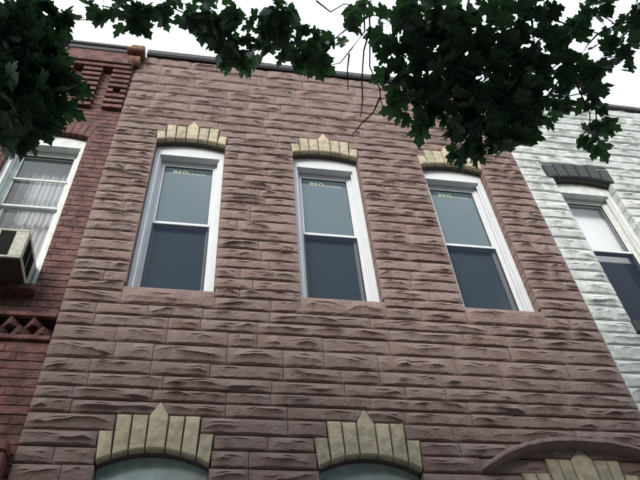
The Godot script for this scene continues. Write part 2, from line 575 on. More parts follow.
# clumps of leaves that hang into the picture: x, y, z, radius, leaves
const HANGING := [
	[-2.21, 4.94, 2.42, 0.15, 34], [-2.17, 4.89, 2.3, 0.2, 60], [-2.12, 4.73, 2.21, 0.2, 70], [-2.02, 4.87, 2.18, 0.14, 40],
	[-2.14, 4.56, 2.13, 0.13, 32], [-2.04, 4.7, 2.1, 0.12, 34], [-2.04, 5.03, 2.26, 0.13, 30], [-1.99, 4.83, 2.09, 0.07, 10],
	[-2.13, 5.28, 2.35, 0.1, 16], [-2.04, 5.31, 2.38, 0.06, 6], [-2.22, 5.09, 2.51, 0.11, 16], [-2.14, 4.56, 2.33, 0.16, 40],
	[-2.15, 5.14, 2.31, 0.12, 22], [-1.88, 5.66, 2.32, 0.09, 9], [-1.77, 5.67, 2.3, 0.09, 10], [-1.68, 5.67, 2.27, 0.08, 9],
	[-1.53, 5.82, 2.31, 0.08, 7], [-1.4, 5.81, 2.27, 0.06, 5], [-1.24, 5.83, 2.29, 0.14, 20], [-1.13, 5.8, 2.21, 0.14, 20],
	[-1.05, 5.74, 2.09, 0.08, 8], [-1.09, 5.71, 2.02, 0.04, 2], [-1.16, 5.74, 2.09, 0.07, 5], [-0.91, 5.82, 2.26, 0.1, 10],
	[-0.82, 5.76, 2.16, 0.1, 11], [-0.66, 5.77, 2.19, 0.1, 12], [-0.63, 5.72, 2.09, 0.08, 8], [-0.87, 5.86, 2.37, 0.08, 7],
	[-0.72, 5.93, 2.31, 0.08, 7], [-0.53, 5.71, 2.1, 0.05, 4], [-0.43, 5.85, 2.2, 0.08, 7], [-0.36, 5.87, 2.27, 0.06, 4],
	[-0.31, 5.91, 2.39, 0.06, 4], [-0.95, 5.75, 2.11, 0.05, 3], [-0.11, 5.67, 2.44, 0.16, 26], [0.12, 5.72, 2.45, 0.19, 34],
	[0.36, 5.66, 2.49, 0.22, 44], [0.59, 5.58, 2.52, 0.2, 34], [-0.03, 5.57, 2.25, 0.15, 24], [0.22, 5.51, 2.29, 0.21, 50],
	[0.46, 5.43, 2.3, 0.23, 56], [0.69, 5.46, 2.32, 0.19, 34], [0.05, 5.36, 2.11, 0.14, 26], [0.31, 5.29, 2.15, 0.17, 38],
	[0.52, 5.21, 2.15, 0.2, 48], [0.71, 5.27, 2.21, 0.16, 26], [0.13, 5.29, 2.03, 0.08, 9], [0.42, 5.16, 1.99, 0.13, 24],
	[0.59, 5.11, 2.03, 0.12, 18], [0.39, 5.13, 1.91, 0.07, 6], [0.75, 5.19, 2.09, 0.11, 12], [0.89, 5.29, 2.18, 0.1, 8],
	[0.82, 5.57, 2.45, 0.15, 16], [0.75, 5.67, 2.62, 0.14, 14], [0.91, 5.47, 2.31, 0.1, 8], [0.94, 5.66, 2.53, 0.07, 5],
	[0.99, 5.47, 2.41, 0.09, 8], [1.14, 5.47, 2.33, 0.11, 9], [1.23, 5.47, 2.45, 0.11, 11], [1.31, 5.44, 2.5, 0.1, 9],
	[1.18, 5.71, 2.68, 0.12, 12], [1.12, 5.71, 2.59, 0.07, 4], [1.39, 5.58, 2.66, 0.11, 11], [1.39, 5.61, 2.75, 0.09, 7],
	[1.29, 5.63, 2.63, 0.04, 2], [1.01, 5.36, 2.2, 0.08, 7], [1.16, 5.32, 2.3, 0.08, 6], [1.2, 5.28, 2.26, 0.06, 3],
	[1.18, 5.19, 2.07, 0.08, 6], [1.24, 5.18, 2.12, 0.07, 6], [1.25, 5.13, 2.05, 0.04, 2], [1.05, 5.59, 2.49, 0.06, 4]]
const TWIGS := [
	[[-0.29, 5.78, 2.49], [-0.26, 5.72, 2.34], [-0.33, 5.68, 2.23], [-0.39, 5.65, 2.14], [-0.48, 5.65, 2.1]],
	[[-0.26, 5.78, 2.51], [-0.23, 5.72, 2.36], [-0.2, 5.62, 2.15], [-0.12, 5.55, 2.04], [-0.1, 5.51, 1.97], [-0.08, 5.48, 1.93]],
	[[-0.11, 5.52, 1.99], [-0.14, 5.48, 1.9], [-0.21, 5.45, 1.82], [-0.26, 5.42, 1.75]],
	[[-0.23, 5.72, 2.36], [-0.25, 5.67, 2.23], [-0.24, 5.58, 2.06], [-0.22, 5.53, 1.96], [-0.22, 5.47, 1.86]],
	[[-0.34, 5.67, 2.2], [-0.34, 5.63, 2.11], [-0.32, 5.57, 1.99]],
	[[-0.59, 5.82, 2.46], [-0.49, 5.79, 2.41], [-0.41, 5.8, 2.47], [-0.3, 5.78, 2.47]],
	[[0.77, 5.5, 2.67], [0.87, 5.45, 2.66], [1.07, 5.35, 2.66], [1.17, 5.32, 2.76], [1.24, 5.3, 2.83]],
	[[1.0, 5.27, 2.39], [1.07, 5.19, 2.3], [1.11, 5.13, 2.25], [1.13, 5.08, 2.17]],
	[[1.07, 5.35, 2.66], [1.03, 5.34, 2.59], [1.0, 5.32, 2.49]]]

# ---------------------------------------------------------------- the three houses
func stone_house() -> void:
	var x0 := -2.262
	var x1 := 2.302
	var hs := thing("stone_rowhouse", "mauve brown rock-faced stone rowhouse with three white upstairs windows, between red and white neighbours", "house", Vector3(0.02, 0, 0))
	var up := [-1.4555, 0.0, 1.4555]
	var down := [-1.40, 0.054]
	var door := 1.635
	var holes := []       # openings in the backing wall
	var taken_by := []    # what the courses leave free
	for c in up:
		holes.append([c - 0.376, c + 0.376, -0.002, 2.285])
		taken_by.append([c - 0.361, c + 0.361, 0.0, 2.235])
		taken_by.append([c - 0.380, c + 0.380, 2.235, 2.368])
		taken_by.append([c - 0.288, c + 0.288, 2.368, 2.502])
		taken_by.append([c - 0.003, c + 0.003, 2.502, 2.63])
		taken_by.append([c - 0.370, c + 0.370, -0.195, 0.0])
	for c in down:
		holes.append([c - 0.376, c + 0.376, -3.72, -1.45])
		taken_by.append([c - 0.361, c + 0.361, -3.72, -1.615])
		taken_by.append([c - 0.372, c + 0.372, -1.615, -1.485])
		taken_by.append([c - 0.382, c + 0.382, -1.485, -1.365])
		taken_by.append([c - 0.288, c + 0.288, -1.365, -1.23])
		taken_by.append([c - 0.003, c + 0.003, -1.23, -1.13])
	holes.append([door - 0.48, door + 0.48, -5.0, -1.72])
	taken_by.append([door - 0.48, door + 0.48, -5.0, -1.75])
	taken_by.append([door - 0.50, door + 0.50, -1.75, -1.615])
	taken_by.append([door - 0.288, door + 0.288, -1.615, -1.485])
	taken_by.append([door - 0.003, door + 0.003, -1.485, -1.39])
	var courses := [4.06, 3.86, 3.62, 3.40, 3.20, 3.01, 2.83, 2.66, 2.502, 2.368, 2.235, 2.103, 1.966, 1.832, 1.715, 1.592, 1.468, 1.348, 1.229, 1.108, 0.957, 0.803, 0.681, 0.557, 0.419, 0.299, 0.169, 0.040, -0.060, -0.195, -0.315, -0.440, -0.590, -0.757, -0.888, -1.008, -1.115, -1.230, -1.365, -1.485, -1.615, -1.750]
	while courses[-1] > -5.3:
		courses.append(courses[-1] - rng.randf_range(0.11, 0.16))
	courses.append(-5.6)
	var seen := [
		[-1.84, -1.09, -0.62, -0.39, 0.36, 0.67, 1.09, 2.05], [-2.0, -1.6, -1.17, -0.63, 0.21, 1.23, 1.66, 2.0], [-1.99, -1.43, -1.18, -0.73, 0.36, 1.0, 1.38, 1.67],
		[-1.81, -1.43, -0.96, -0.73, -0.21, 0.34, 0.89, 1.37, 1.84], [-1.79, -1.51, -0.96, -0.53, -0.21, 0.22, 0.86, 1.24, 1.83], [-1.94, -1.51, -1.08, -0.53, -0.09, 0.22, 0.71, 1.22, 1.7],
		[-1.93, -1.41, -0.62, -0.07, 0.4, 0.72, 1.33, 1.71], [-2.01, -1.47, -0.95, -0.63, 0.11, 0.87, 1.34, 1.83], [-2.0, -0.95, -0.51, 0.36, 0.88, 1.22, 1.9], [-1.71, -1.12, -0.51, 0.12, 0.7, 1.67],
		[-1.81, -1.0, -0.65, -0.33, 0.52, 0.73, 1.1], [-2.03, -1.79, -1.04, -0.78, -0.31, 0.44, 0.85], [-1.96, -0.78]]
	var joints := {}
	for i in seen.size():
		joints[courses.find(-0.060) + i] = seen[i]
	shell(hs, x0, x1, 4.08, holes, M.mortar, -0.016)
	lay_stones(hs, "stone", courses, x0, x1, taken_by, joints, M.stone, -2.2, 0.86, 0.62)
	for c in up:
		var sill := rock(0.738, 0.188, 0.24, 0.95)
		part_mesh("sill_stone", sill, M.stone[1], hs, Vector3(c, SILL - 0.0985, 0.004) - hs.position)
		voussoirs(hs, c, 0.362, 2.195, 0.066, arch(2.50), M.cream)
		window(hs, c, 0.0, 0.72, 2.195, {"rise": 0.064, "paint": M.vinyl, "sash": M.vinyl, "lower": M.vinyl, "glass": M.glass, "rail": 1.06, "screen": true, "sticker": true})
	for c in down:
		voussoirs(hs, c, 0.362, -1.595, 0.10, arch(-1.235, 0.115), M.cream)
		window(hs, c, -3.70, 0.72, 2.105, {"rise": 0.098, "paint": M.blue_paint, "sash": M.blue_paint, "lower": M.blue_paint, "glass": M.glass, "rail": 1.0, "screen": true})
		bx("sill_stone", Vector3(c - 0.40, SILL - 3.86, -0.25) - hs.position, Vector3(c + 0.40, SILL - 3.702, 0.05) - hs.position, M.stone[1], hs, 0.01)
	# the door's arch and the moulding over it
	var tops := []
	for a in [[-0.50, -0.395, -0.12, -1.0], [-0.395, -0.288, -0.115, -1.0], [-0.288, -0.19, 0.0, -1.0], [-0.19, -0.09, 0.0, -1.0], [-0.09, 0.09, -0.005, 0.11], [0.09, 0.19, 0.0, -1.0], [0.19, 0.288, 0.0, -1.0], [0.288, 0.395, -0.115, -1.0], [0.395, 0.50, -0.12, -1.0]]:
		tops.append([a[0], a[1], a[2] - 1.487, a[3]])
	voussoirs(hs, door, 0.49, -1.80, 0.09, tops, M.cream)
	var hood := st_new()
	var prev := []
	for i in 29:
		var x := lerpf(0.845, x1 - 0.004, i / 28.0)
		var u := (x - door) / 0.79
		var y := SILL - 1.328 - 0.245 * u * u * (0.65 + 0.35 * u * u)
		var ends: float = clamp((x - 0.845) / 0.10, 0.0, 1.0)
		ends = 0.35 + 0.65 * sqrt(1.0 - (1.0 - ends) * (1.0 - ends))
		var jig := rng.randf_range(-0.003, 0.003)
		var ring := []
		for q in [[0.0, 0.0], [-0.004, 0.030], [-0.014, 0.060], [-0.034, 0.082], [-0.056, 0.084], [-0.080, 0.045], [-0.086, 0.0]]:
			ring.append(Vector3(x, y + q[0] * ends + jig, 0.008 + q[1] * ends * 1.15 + jig) - hs.position)
		for k in ring.size() - 1:
			if prev:
				quad(hood, prev[k], ring[k], ring[k + 1], prev[k + 1], Vector3(0, 0.2, 1) if k < 3 else Vector3(0, -0.6, 0.5))
		if i == 0:
			for k in range(1, ring.size() - 1):
				tri(hood, ring[0], ring[k], ring[k + 1], Vector3(-1, 0, 0))
		prev = ring
	part("hood_moulding", hood, M.stone[3], hs)
	# door below the picture
	bx("door", Vector3(door - 0.42, 0.62, -0.20) - hs.position, Vector3(door + 0.42, SILL - 2.25, -0.15) - hs.position, M.old_paint, hs)
	bx("door_frame", Vector3(door - 0.48, 0.61, -0.25) - hs.position, Vector3(door - 0.42, SILL - 1.9, -0.10) - hs.position, M.old_paint, hs)
	bx("door_frame", Vector3(door + 0.42, 0.61, -0.25) - hs.position, Vector3(door + 0.48, SILL - 1.9, -0.10) - hs.position, M.old_paint, hs)
	bx("transom", Vector3(door - 0.48, SILL - 2.245, -0.24) - hs.position, Vector3(door + 0.48, SILL - 1.72, -0.12) - hs.position, M.old_paint, hs)
	for k in 3:
		bx("step", Vector3(door - 0.6, 0.0, 0.05) - hs.position, Vector3(door + 0.6, 0.20 * (k + 1), 0.95 - 0.28 * k) - hs.position, M.concrete, hs, 0.01)
	# parapet: coping and its metal flashing, in three lapped lengths
	for seg in [[x0 + 0.10, -0.55], [-0.548, 0.95], [0.952, x1 + 0.02]]:
		bx("coping", Vector3(seg[0], SILL + 4.075, -0.34) - hs.position, Vector3(seg[1], SILL + 4.185, 0.055 + rng.randf_range(-0.004, 0.004)) - hs.position, M.flashing, hs, 0.012)
		bx("drip_edge", Vector3(seg[0], SILL + 4.055, 0.020) - hs.position, Vector3(seg[1], SILL + 4.076, 0.044) - hs.position, M.flashing, hs, 0.004)

func white_house() -> void:
	var x0 := 2.306
	var x1 := 7.0
	var hs := thing("white_rowhouse", "white painted rock-faced stone rowhouse with charcoal window arch, right of the mauve house", "house", Vector3(4.65, 0, 0))
	var wins := [3.04, 4.75, 6.3]
	var holes := []
	var taken_by := []
	for c in wins:
		holes.append([c - 0.376, c + 0.376, -0.05, 2.265])
		taken_by.append([c - 0.361, c + 0.361, -0.05, 2.18])
		taken_by.append([c - 0.43, c + 0.43, 2.18, 2.50])
		taken_by.append([c - 0.370, c + 0.370, -0.20, -0.05])
	for c in [3.2, 5.4]:
		holes.append([c - 0.5, c + 0.5, -3.8, -1.8])
		taken_by.append([c - 0.5, c + 0.5, -3.8, -1.8])
	var courses := [4.02]
	for y in [3.84, 3.66, 3.48, 3.31, 3.14, 2.98, 2.82, 2.66, 2.50, 2.34, 2.18]:
		courses.append(y)
	while courses[-1] > 0.06:
		courses.append(courses[-1] - rng.randf_range(0.135, 0.18))
	courses[-1] = -0.05
	courses.append(-0.20)
	while courses[-1] > -5.3:
		courses.append(courses[-1] - rng.randf_range(0.13, 0.17))
	courses.append(-5.6)
	shell(hs, x0, x1, 4.02, holes, M.white_mortar, -0.016)
	lay_stones(hs, "stone", courses, x0, x1, taken_by, {}, M.white_stone, -1.3, 0.78, 0.8)
	for c in wins:
		var sill := bx("sill", Vector3(c - 0.367, SILL - 0.195, -0.24) - hs.position, Vector3(c + 0.367, SILL - 0.052, 0.045) - hs.position, M.charcoal, hs, 0.02)
		sill.set_meta("label", "charcoal painted sill")
		var tops := []
		for k in 6:
			var a := lerpf(-0.43, 0.43, k / 6.0)
			var b := lerpf(-0.43, 0.43, (k + 1) / 6.0)
			tops.append([a + 0.007, b - 0.007, 2.43 + 0.06 * (1.0 - pow((k - 2.5) / 2.5, 2.0)), -1.0])
		voussoirs(hs, c, 0.43, 2.165, 0.07, tops, [M.charcoal], 0.022)
		window(hs, c, -0.05, 0.72, 2.215, {"rise": 0.064, "paint": M.old_paint, "sash": M.old_paint, "lower": M.dark_frame, "glass": M.plain_glass, "rail": 1.20, "screen": true})
		# a pale roller blind behind the upper panes
		bx("roller_blind", Vector3(c - 0.33, SILL + 1.12, -0.32) - hs.position, Vector3(c + 0.33, SILL + 2.15, -0.312) - hs.position, M.blind, hs, 0.001)
	for c in [3.2, 5.4]:
		bx("shopfront_panel", Vector3(c - 0.5, SILL - 3.8, -0.2) - hs.position, Vector3(c + 0.5, SILL - 1.8, -0.15) - hs.position, M.old_paint, hs)
	for seg in [[x0 + 0.02, 4.6], [4.602, x1]]:
		bx("coping", Vector3(seg[0], SILL + 4.022, -0.34) - hs.position, Vector3(seg[1], SILL + 4.115, 0.05) - hs.position, M.flashing, hs, 0.012)

func brick_house() -> void:
	var x1 := -2.266
	var x0 := -6.8
	var hs := thing("brick_rowhouse", "red painted brick rowhouse with corbelled cornice and sawtooth band, left of the mauve house", "house", Vector3(-4.5, 0, 0))
	var o := hs.position
	var wins := [-2.868, -4.53, -6.1]
	var holes := []
	for c in wins:
		holes.append([c - 0.351, c + 0.351, -0.07, 2.235])
		holes.append([c - 0.351, c + 0.351, -3.6, -1.72])
	holes.append([x0, x1, -0.558, -0.388])
	shell(hs, x0, x1, 4.0, holes, M.brick_wall, -0.030)
	bx("band_back", Vector3(x0, SILL - 0.557, -0.31) - o, Vector3(x1 - 0.002, SILL - 0.389, -0.13) - o, M.brick_wall, hs, 0.001)
	# bricks in running bond; whole and part bricks share meshes
	var made := {}
	var rest := st_new()
	var count := 0
	var pitch := 0.0755
	var rows := int((3.55 + 2.6) / pitch)
	for r in rows:
		var yb := -2.6 + r * pitch
		var yt := yb + pitch - 0.006
		if (yb < -0.385 and yt > -0.61) or yt > 3.6:
			continue
		var x := x1 - (0.104 if r % 2 else 0.0)
		var xr := x1 - 0.002
		while xr > -4.3:
			var xl := (x1 - 0.104 if r % 2 and xr > x1 - 0.01 else xr - 0.2)
			for c in wins:
				if yt > -0.07 and yb < 2.19 and xr > c - 0.35 and xl < c + 0.35:
					if xr > c + 0.36:
						xl = c + 0.353
					else:
						xl = xr
				if yt > 2.10 and yb < 2.46 and xr > c - 0.40 and xl < c + 0.40:
					if xr > c + 0.42:
						xl = c + 0.41
					else:
						xl = xr
			if xr - xl < 0.02:
				xr -= 0.026
				continue
			var w: float = snappedf(xr - xl - 0.006, 0.02)
			var key := "%0.2f_%d" % [w, rng.randi() % 4]
			if not made.has(key):
				var st := st_new()
				brick(st, w, yt - yb)
				st.generate_normals()
				made[key] = st.commit()
			var at := Vector3((xl + xr) * 0.5, SILL + (yb + yt) * 0.5, -0.027 + rng.randf_range(-0.0015, 0.0015)) - o
			if count < 290 and yb > -1.9 and xl > -3.35 + clamp((yb + 0.5) * -0.25, -0.5, 0.7):
				part_mesh("brick", made[key], M.brick[rng.randi() % 4], hs, at)
				count += 1
			else:
				rest.append_from(made[key], 0, Transform3D(Basis.IDENTITY, at))
			xr = xl - 0.008 + 0.008
	var rm := part_mesh("more_bricks", rest.commit(), M.brick[0], hs)
	rm.set_meta("kind", "stuff")
	for i in wins.size():
		var c: float = wins[i]
		# brick arch, soldiers set on end
		var tops := []
		for k in 11:
			tops.append([lerpf(-0.40, 0.40, k / 11.0), lerpf(-0.40, 0.40, (k + 1) / 11.0), 2.40 + 0.05 * (1.0 - pow((k - 5.0) / 5.0, 2.0)), -1.0])
		arch_bricks(hs, c, tops)
		bx("sill", Vector3(c - 0.40, SILL - 0.150, -0.22) - o, Vector3(c + 0.38, SILL - 0.085, 0.055) - o, M.brick[2], hs, 0.006)
		window(hs, c, -0.07, 0.70, 2.235, {"rise": 0.05, "paint": M.old_paint, "sash": M.old_paint, "lower": M.old_paint, "glass": M.plain_glass, "rail": 1.215, "rail_half": 0.013, "bars": [1.615]})
		curtain(hs, c)
		bx("window_board", Vector3(c - 0.35, SILL - 3.6, -0.2) - o, Vector3(c + 0.35, SILL - 1.72, -0.15) - o, M.old_paint, hs)
		# hooded lintel with dropped ends over the downstairs windows
		bx("window_hood", Vector3(c - 0.57, SILL - 1.595, -0.02) - o, Vector3(c + 0.575, SILL - 1.515, 0.115) - o, M.red_trim, hs, 0.012)
		for s in [-1, 1]:
			bx("hood_end", Vector3(c + (-0.57 if s < 0 else 0.505), SILL - 1.95, -0.02) - o, Vector3(c + (-0.50 if s < 0 else 0.573), SILL - 1.597, 0.108) - o, M.red_trim, hs, 0.012)
	# sawtooth band: two rows of bricks set cornerwise between plain ledges
	bx("ledge", Vector3(x0, SILL - 0.604, -0.05) - o, Vector3(x1 - 0.004, SILL - 0.558, -0.004) - o, M.brick[1], hs, 0.006)
	bx("ledge", Vector3(x0, SILL - 0.388, -0.05) - o, Vector3(x1 - 0.004, SILL - 0.345, 0.012) - o, M.brick[1], hs, 0.006)
	var tooth := st_new()
	box(tooth, Vector3(-0.058, -0.037, -0.058), Vector3(0.058, 0.037, 0.058), 0.004, Basis(Vector3.UP, PI / 4))
	tooth.generate_normals()
	var tm := tooth.commit()
	for row in 2:
		for k in 24:
			var x := x1 - 0.075 - k * 0.166 - row * 0.083
			part_mesh("sawtooth_brick", tm, M.brick[rng.randi() % 4], hs, Vector3(x, SILL - 0.516 + row * 0.086, -0.074) - o)
	# corbelled panels under the cornice
	for k in 9:
		var xr := -2.262 - 0.005 - k * 0.335
		var xl := xr - 0.22
		var y := 3.56
		for j in 8:
			var yt := y - j * 0.108
			var lo := Vector3(xl, SILL + yt - 0.066, -0.05)
			var hi := Vector3(xr, SILL + yt, 0.052 - 0.004 * j)
			if j == 4:
				bx("corbel_brick", lo - o, Vector3(xl + 0.07, hi.y, hi.z) - o, M.brick[0], hs, 0.004)
				bx("corbel_brick", Vector3(xr - 0.07, lo.y, lo.z) - o, hi - o, M.brick[2], hs, 0.004)
			else:
				bx("corbel_brick", lo - o, hi - o, M.brick[rng.randi() % 4], hs, 0.004)
	# cornice: two brick ledges, a fascia and the metal edge
	bx("cornice_ledge", Vector3(x0, SILL + 3.600, -0.05) - o, Vector3(x1 - 0.002, SILL + 3.668, 0.060) - o, M.brick[3], hs, 0.006)
	bx("cornice_ledge", Vector3(x0, SILL + 3.672, -0.05) - o, Vector3(x1 - 0.002, SILL + 3.93, 0.085) - o, M.brick[1], hs, 0.006)
	bx("fascia", Vector3(x0, SILL + 3.934, -0.30) - o, Vector3(x1 - 0.1, SILL + 4.02, 0.095) - o, M.flashing, hs, 0.01)
	bx("gutter_edge", Vector3(x0, SILL + 4.022, -0.33) - o, Vector3(x1 - 0.1, SILL + 4.09, 0.115) - o, M.flashing, hs, 0.012)
	# scrolled end block on the party line
	var cap := st_new()
	box(cap, Vector3(-2.375, SILL + 3.90, -0.10) - o, Vector3(-2.165, SILL + 3.985, 0.17) - o, 0.02)
	box(cap, Vector3(-2.35, SILL + 3.986, -0.10) - o, Vector3(-2.175, SILL + 4.10, 0.14) - o, 0.02)
	var eb := Node3D.new()
	eb.name = "end_block"
	hs.add_child(eb, true)
	part("cap", cap, M.terracotta, eb)
	var scroll := st_new()
	var prev := []
	for i in 19:
		var a := PI * 2.0 * i / 18.0
		var ring := [Vector3(-2.335, SILL + 3.79 + cos(a) * 0.105, 0.035 + sin(a) * 0.085) - o, Vector3(-2.205, SILL + 3.79 + cos(a) * 0.105, 0.035 + sin(a) * 0.085) - o]
		if prev:
			quad(scroll, prev[0], prev[1], ring[1], ring[0], Vector3(0, cos(a), sin(a)))
			tri(scroll, prev[0], ring[0], Vector3(-2.335, SILL + 3.79, 0.035) - o, Vector3(-1, 0, 0))
			tri(scroll, prev[1], ring[1], Vector3(-2.205, SILL + 3.79, 0.035) - o, Vector3(1, 0, 0))
		prev = ring
	part("scroll", scroll, M.terracotta, eb)
	var bar := st_new()
	tube(bar, [Vector3(-2.27, SILL + 3.72, 0.06) - o, Vector3(-2.285, SILL + 3.62, 0.075) - o, Vector3(-2.31, SILL + 3.54, 0.08) - o], 0.010, 0.008, 6)
	part("iron_strap", bar, M.rust, eb)

func brick(st: SurfaceTool, w: float, h: float) -> void:
	# a worn, paint-rounded stretcher: front edges pulled about a little
	var j := func() -> float: return rng.randf_range(-0.0035, 0.0035)
	var hw := w * 0.5
	var hh := h * 0.5
	var back := [Vector3(-hw, -hh, -0.004), Vector3(hw, -hh, -0.004), Vector3(hw, hh, -0.004), Vector3(-hw, hh, -0.004)]
	var front := []
	for q in back:
		front.append(Vector3(q.x * 0.982 + j.call(), q.y * 0.93 + j.call(), 0.003 + j.call() * 0.35))
	var c := Vector3(j.call() * 4.0, j.call() * 2.0, 0.0035 + j.call() * 0.5)
	for k in 4:
		var m := (k + 1) % 4
		quad(st, back[k], back[m], front[m], front[k], (back[k] + back[m]) * Vector3(1, 1, 0))
		tri(st, front[k], front[m], c, Vector3(0, 0, 1))

func arch_bricks(hs: Node3D, cx: float, tops: Array) -> void:
	for t in tops:
		var ab: float = t[0] * 0.90
		var bb: float = t[1] * 0.90
		var ya: float = 2.172 + 0.052 * (1.0 - pow(ab / 0.36, 2.0))
		var yb: float = 2.172 + 0.052 * (1.0 - pow(bb / 0.36, 2.0))
		var c := Vector2((t[0] + t[1]) * 0.5, (ya + t[2]) * 0.5)
		var poly := []
		for q in [Vector2(ab + 0.003, ya), Vector2(bb - 0.003, yb), Vector2(t[1] - 0.003, t[2]), Vector2(t[0] + 0.003, t[2])]:
			poly.append(q - c)
		var st := st_new()
		slab(st, poly, -0.12, rng.randf_range(-0.025, -0.021), 0.004)
		part("arch_brick", st, M.brick[rng.randi() % 4], hs, Vector3(cx + c.x, SILL + c.y, 0) - hs.position)

func curtain(hs: Node3D, cx: float) -> void:
	var st := st_new()
	st.set_smooth_group(0)
	var prev := []
	for i in 81:
		var x := cx - 0.335 + 0.67 * i / 80.0
		var z := -0.36 + 0.016 * sin(x * 62.0) + 0.010 * sin(x * 131.0 + 1.0)
		var ring := [Vector3(x, SILL - 0.05, z * 1.0) - hs.position, Vector3(x, SILL + 2.15, -0.36 + (z + 0.36) * 0.6) - hs.position]
		if prev:
			quad(st, prev[0], ring[0], ring[1], prev[1], Vector3(0, 0, 1))
		prev = ring
	part("sheer_curtain", st, M.curtain, hs)

func air_conditioner() -> void:
	# boxy old unit, its back half indoors
	var t := thing("air_conditioner", "boxy off-white window air conditioner with dark grilles in the red brick house's upstairs window", "air conditioner", Vector3(-2.845, SILL - 0.083, 0.0))
	var hx := 0.272
	var z1 := 0.315
	var h := 0.325
	# shell: top, bottom and sides as one bent sheet
	var st := st_new()
	box(st, Vector3(-hx, 0.004, -0.12), Vector3(hx, h, z1 - 0.012), 0.008)
	part("case", st, M.ac_body, t)
	bx("base_pan", Vector3(-hx + 0.004, -0.001, -0.12), Vector3(hx - 0.004, 0.003, z1 - 0.014), M.rust, t, 0.001)
	# front: rim, two openings with fins behind
	var rim := st_new()
	box(rim, Vector3(-hx, h - 0.022, z1 - 0.012), Vector3(hx, h, z1 + 0.006), 0.003)
	box(rim, Vector3(-hx, 0.0, z1 - 0.012), Vector3(hx, 0.022, z1 + 0.006), 0.003)
	for x in [-hx, -0.012 - 0.1, hx - 0.10]:
		box(rim, Vector3(x, 0.022, z1 - 0.012), Vector3(x + (0.10 if x > 0.1 else 0.024), h - 0.022, z1 + 0.005), 0.003)
	box(rim, Vector3(0.035, 0.022, z1 - 0.012), Vector3(0.058, h - 0.022, z1 + 0.005), 0.003)
	part("front_rim", rim, M.ac_body, t)
	for k in 20:
		var y := 0.03 + k * 0.0136
		bx("fin", Vector3(-hx + 0.02, y, z1 - 0.0115), Vector3(hx - 0.095, y + 0.006, z1 - 0.002), M.ac_dark, t, 0.001)
	bx("grille_backing", Vector3(-hx + 0.022, 0.02, z1 - 0.0125), Vector3(hx - 0.097, h - 0.02, z1 - 0.0105), M.ac_dark, t, 0.0005)
	# side vents in two fields
	for f in [[0.035, 0.15], [0.165, 0.275]]:
		bx("side_vent", Vector3(hx - 0.001, 0.05, f[0]), Vector3(hx + 0.002, h - 0.05, f[1]), M.ac_dark, t, 0.0005)
		for k in 12:
			var y := 0.06 + k * 0.0175
			bx("louvre", Vector3(hx + 0.0015, y, f[0] + 0.004), Vector3(hx + 0.006, y + 0.005, f[1] - 0.004), M.ac_dark, t, 0.001)

# the other side of the street, behind the viewer: plain brick fronts that close the low sky
func houses_across() -> void:
	var first := thing("facing_rowhouse", "three-storey red brick rowhouse on the far side of the street, behind the viewer", "house", Vector3(-11.4, 0, 19.0), "rowhouses across the street")
	var w := 4.56
	var hi := 11.0
	var st := st_new()
	var xs := [-w * 0.5, -1.6, -0.8, -0.4, 0.4, 0.8, 1.6, w * 0.5]
	for i in 7:
		if i % 2 == 0:
			box(st, Vector3(xs[i], 0, 0), Vector3(xs[i + 1], hi, 0.3), 0.002)
		else:
			var y := 0.0
			for k in 3:
				box(st, Vector3(xs[i], y, 0), Vector3(xs[i + 1], 1.4 + k * 3.3, 0.3), 0.002)
				y = 3.3 + k * 3.3
			box(st, Vector3(xs[i], y, 0), Vector3(xs[i + 1], hi, 0.3), 0.002)
	box(st, Vector3(-w * 0.5, 0, 4.0), Vector3(w * 0.5, hi, 4.3), 0.002)
	part("wall", st, M.brick_wall, first)
	bx("cornice", Vector3(-w * 0.5, hi + 0.001, -0.3), Vector3(w * 0.5, hi + 0.35, 0.3), M.old_paint, first, 0.02)
	bx("roof", Vector3(-w * 0.5, hi - 0.4, 0.301), Vector3(w * 0.5, hi - 0.3, 3.999), M.roof, first, 0.002)
	for i in 3:
		for k in 3:
			var win := Node3D.new()
			win.name = "window"
			first.add_child(win, true)
			win.position = Vector3(-1.2 + i * 1.2, 1.4 + k * 3.3, 0.12)
			var fr := st_new()
			for s in [-1, 1]:
				box(fr, Vector3(s * 0.4 if s < 0 else 0.34, 0.0, 0.0), Vector3(-0.34 if s < 0 else 0.4, 1.9, 0.08))
			for y in [0.0, 0.92, 1.83]:
				box(fr, Vector3(-0.339, y, 0.001), Vector3(0.339, y + 0.07, 0.079))
			part("frame", fr, M.old_paint, win)
			bx("pane", Vector3(-0.339, 0.07, 0.03), Vector3(0.339, 1.83, 0.036), M.gasket, win, 0.001)
	for k in range(1, 6):
		var copy := first.duplicate()
		copy.name = numbered("facing_rowhouse")
		add_child(copy)
		copy.position = Vector3(-11.4 + k * 4.565, 0, 19.0)

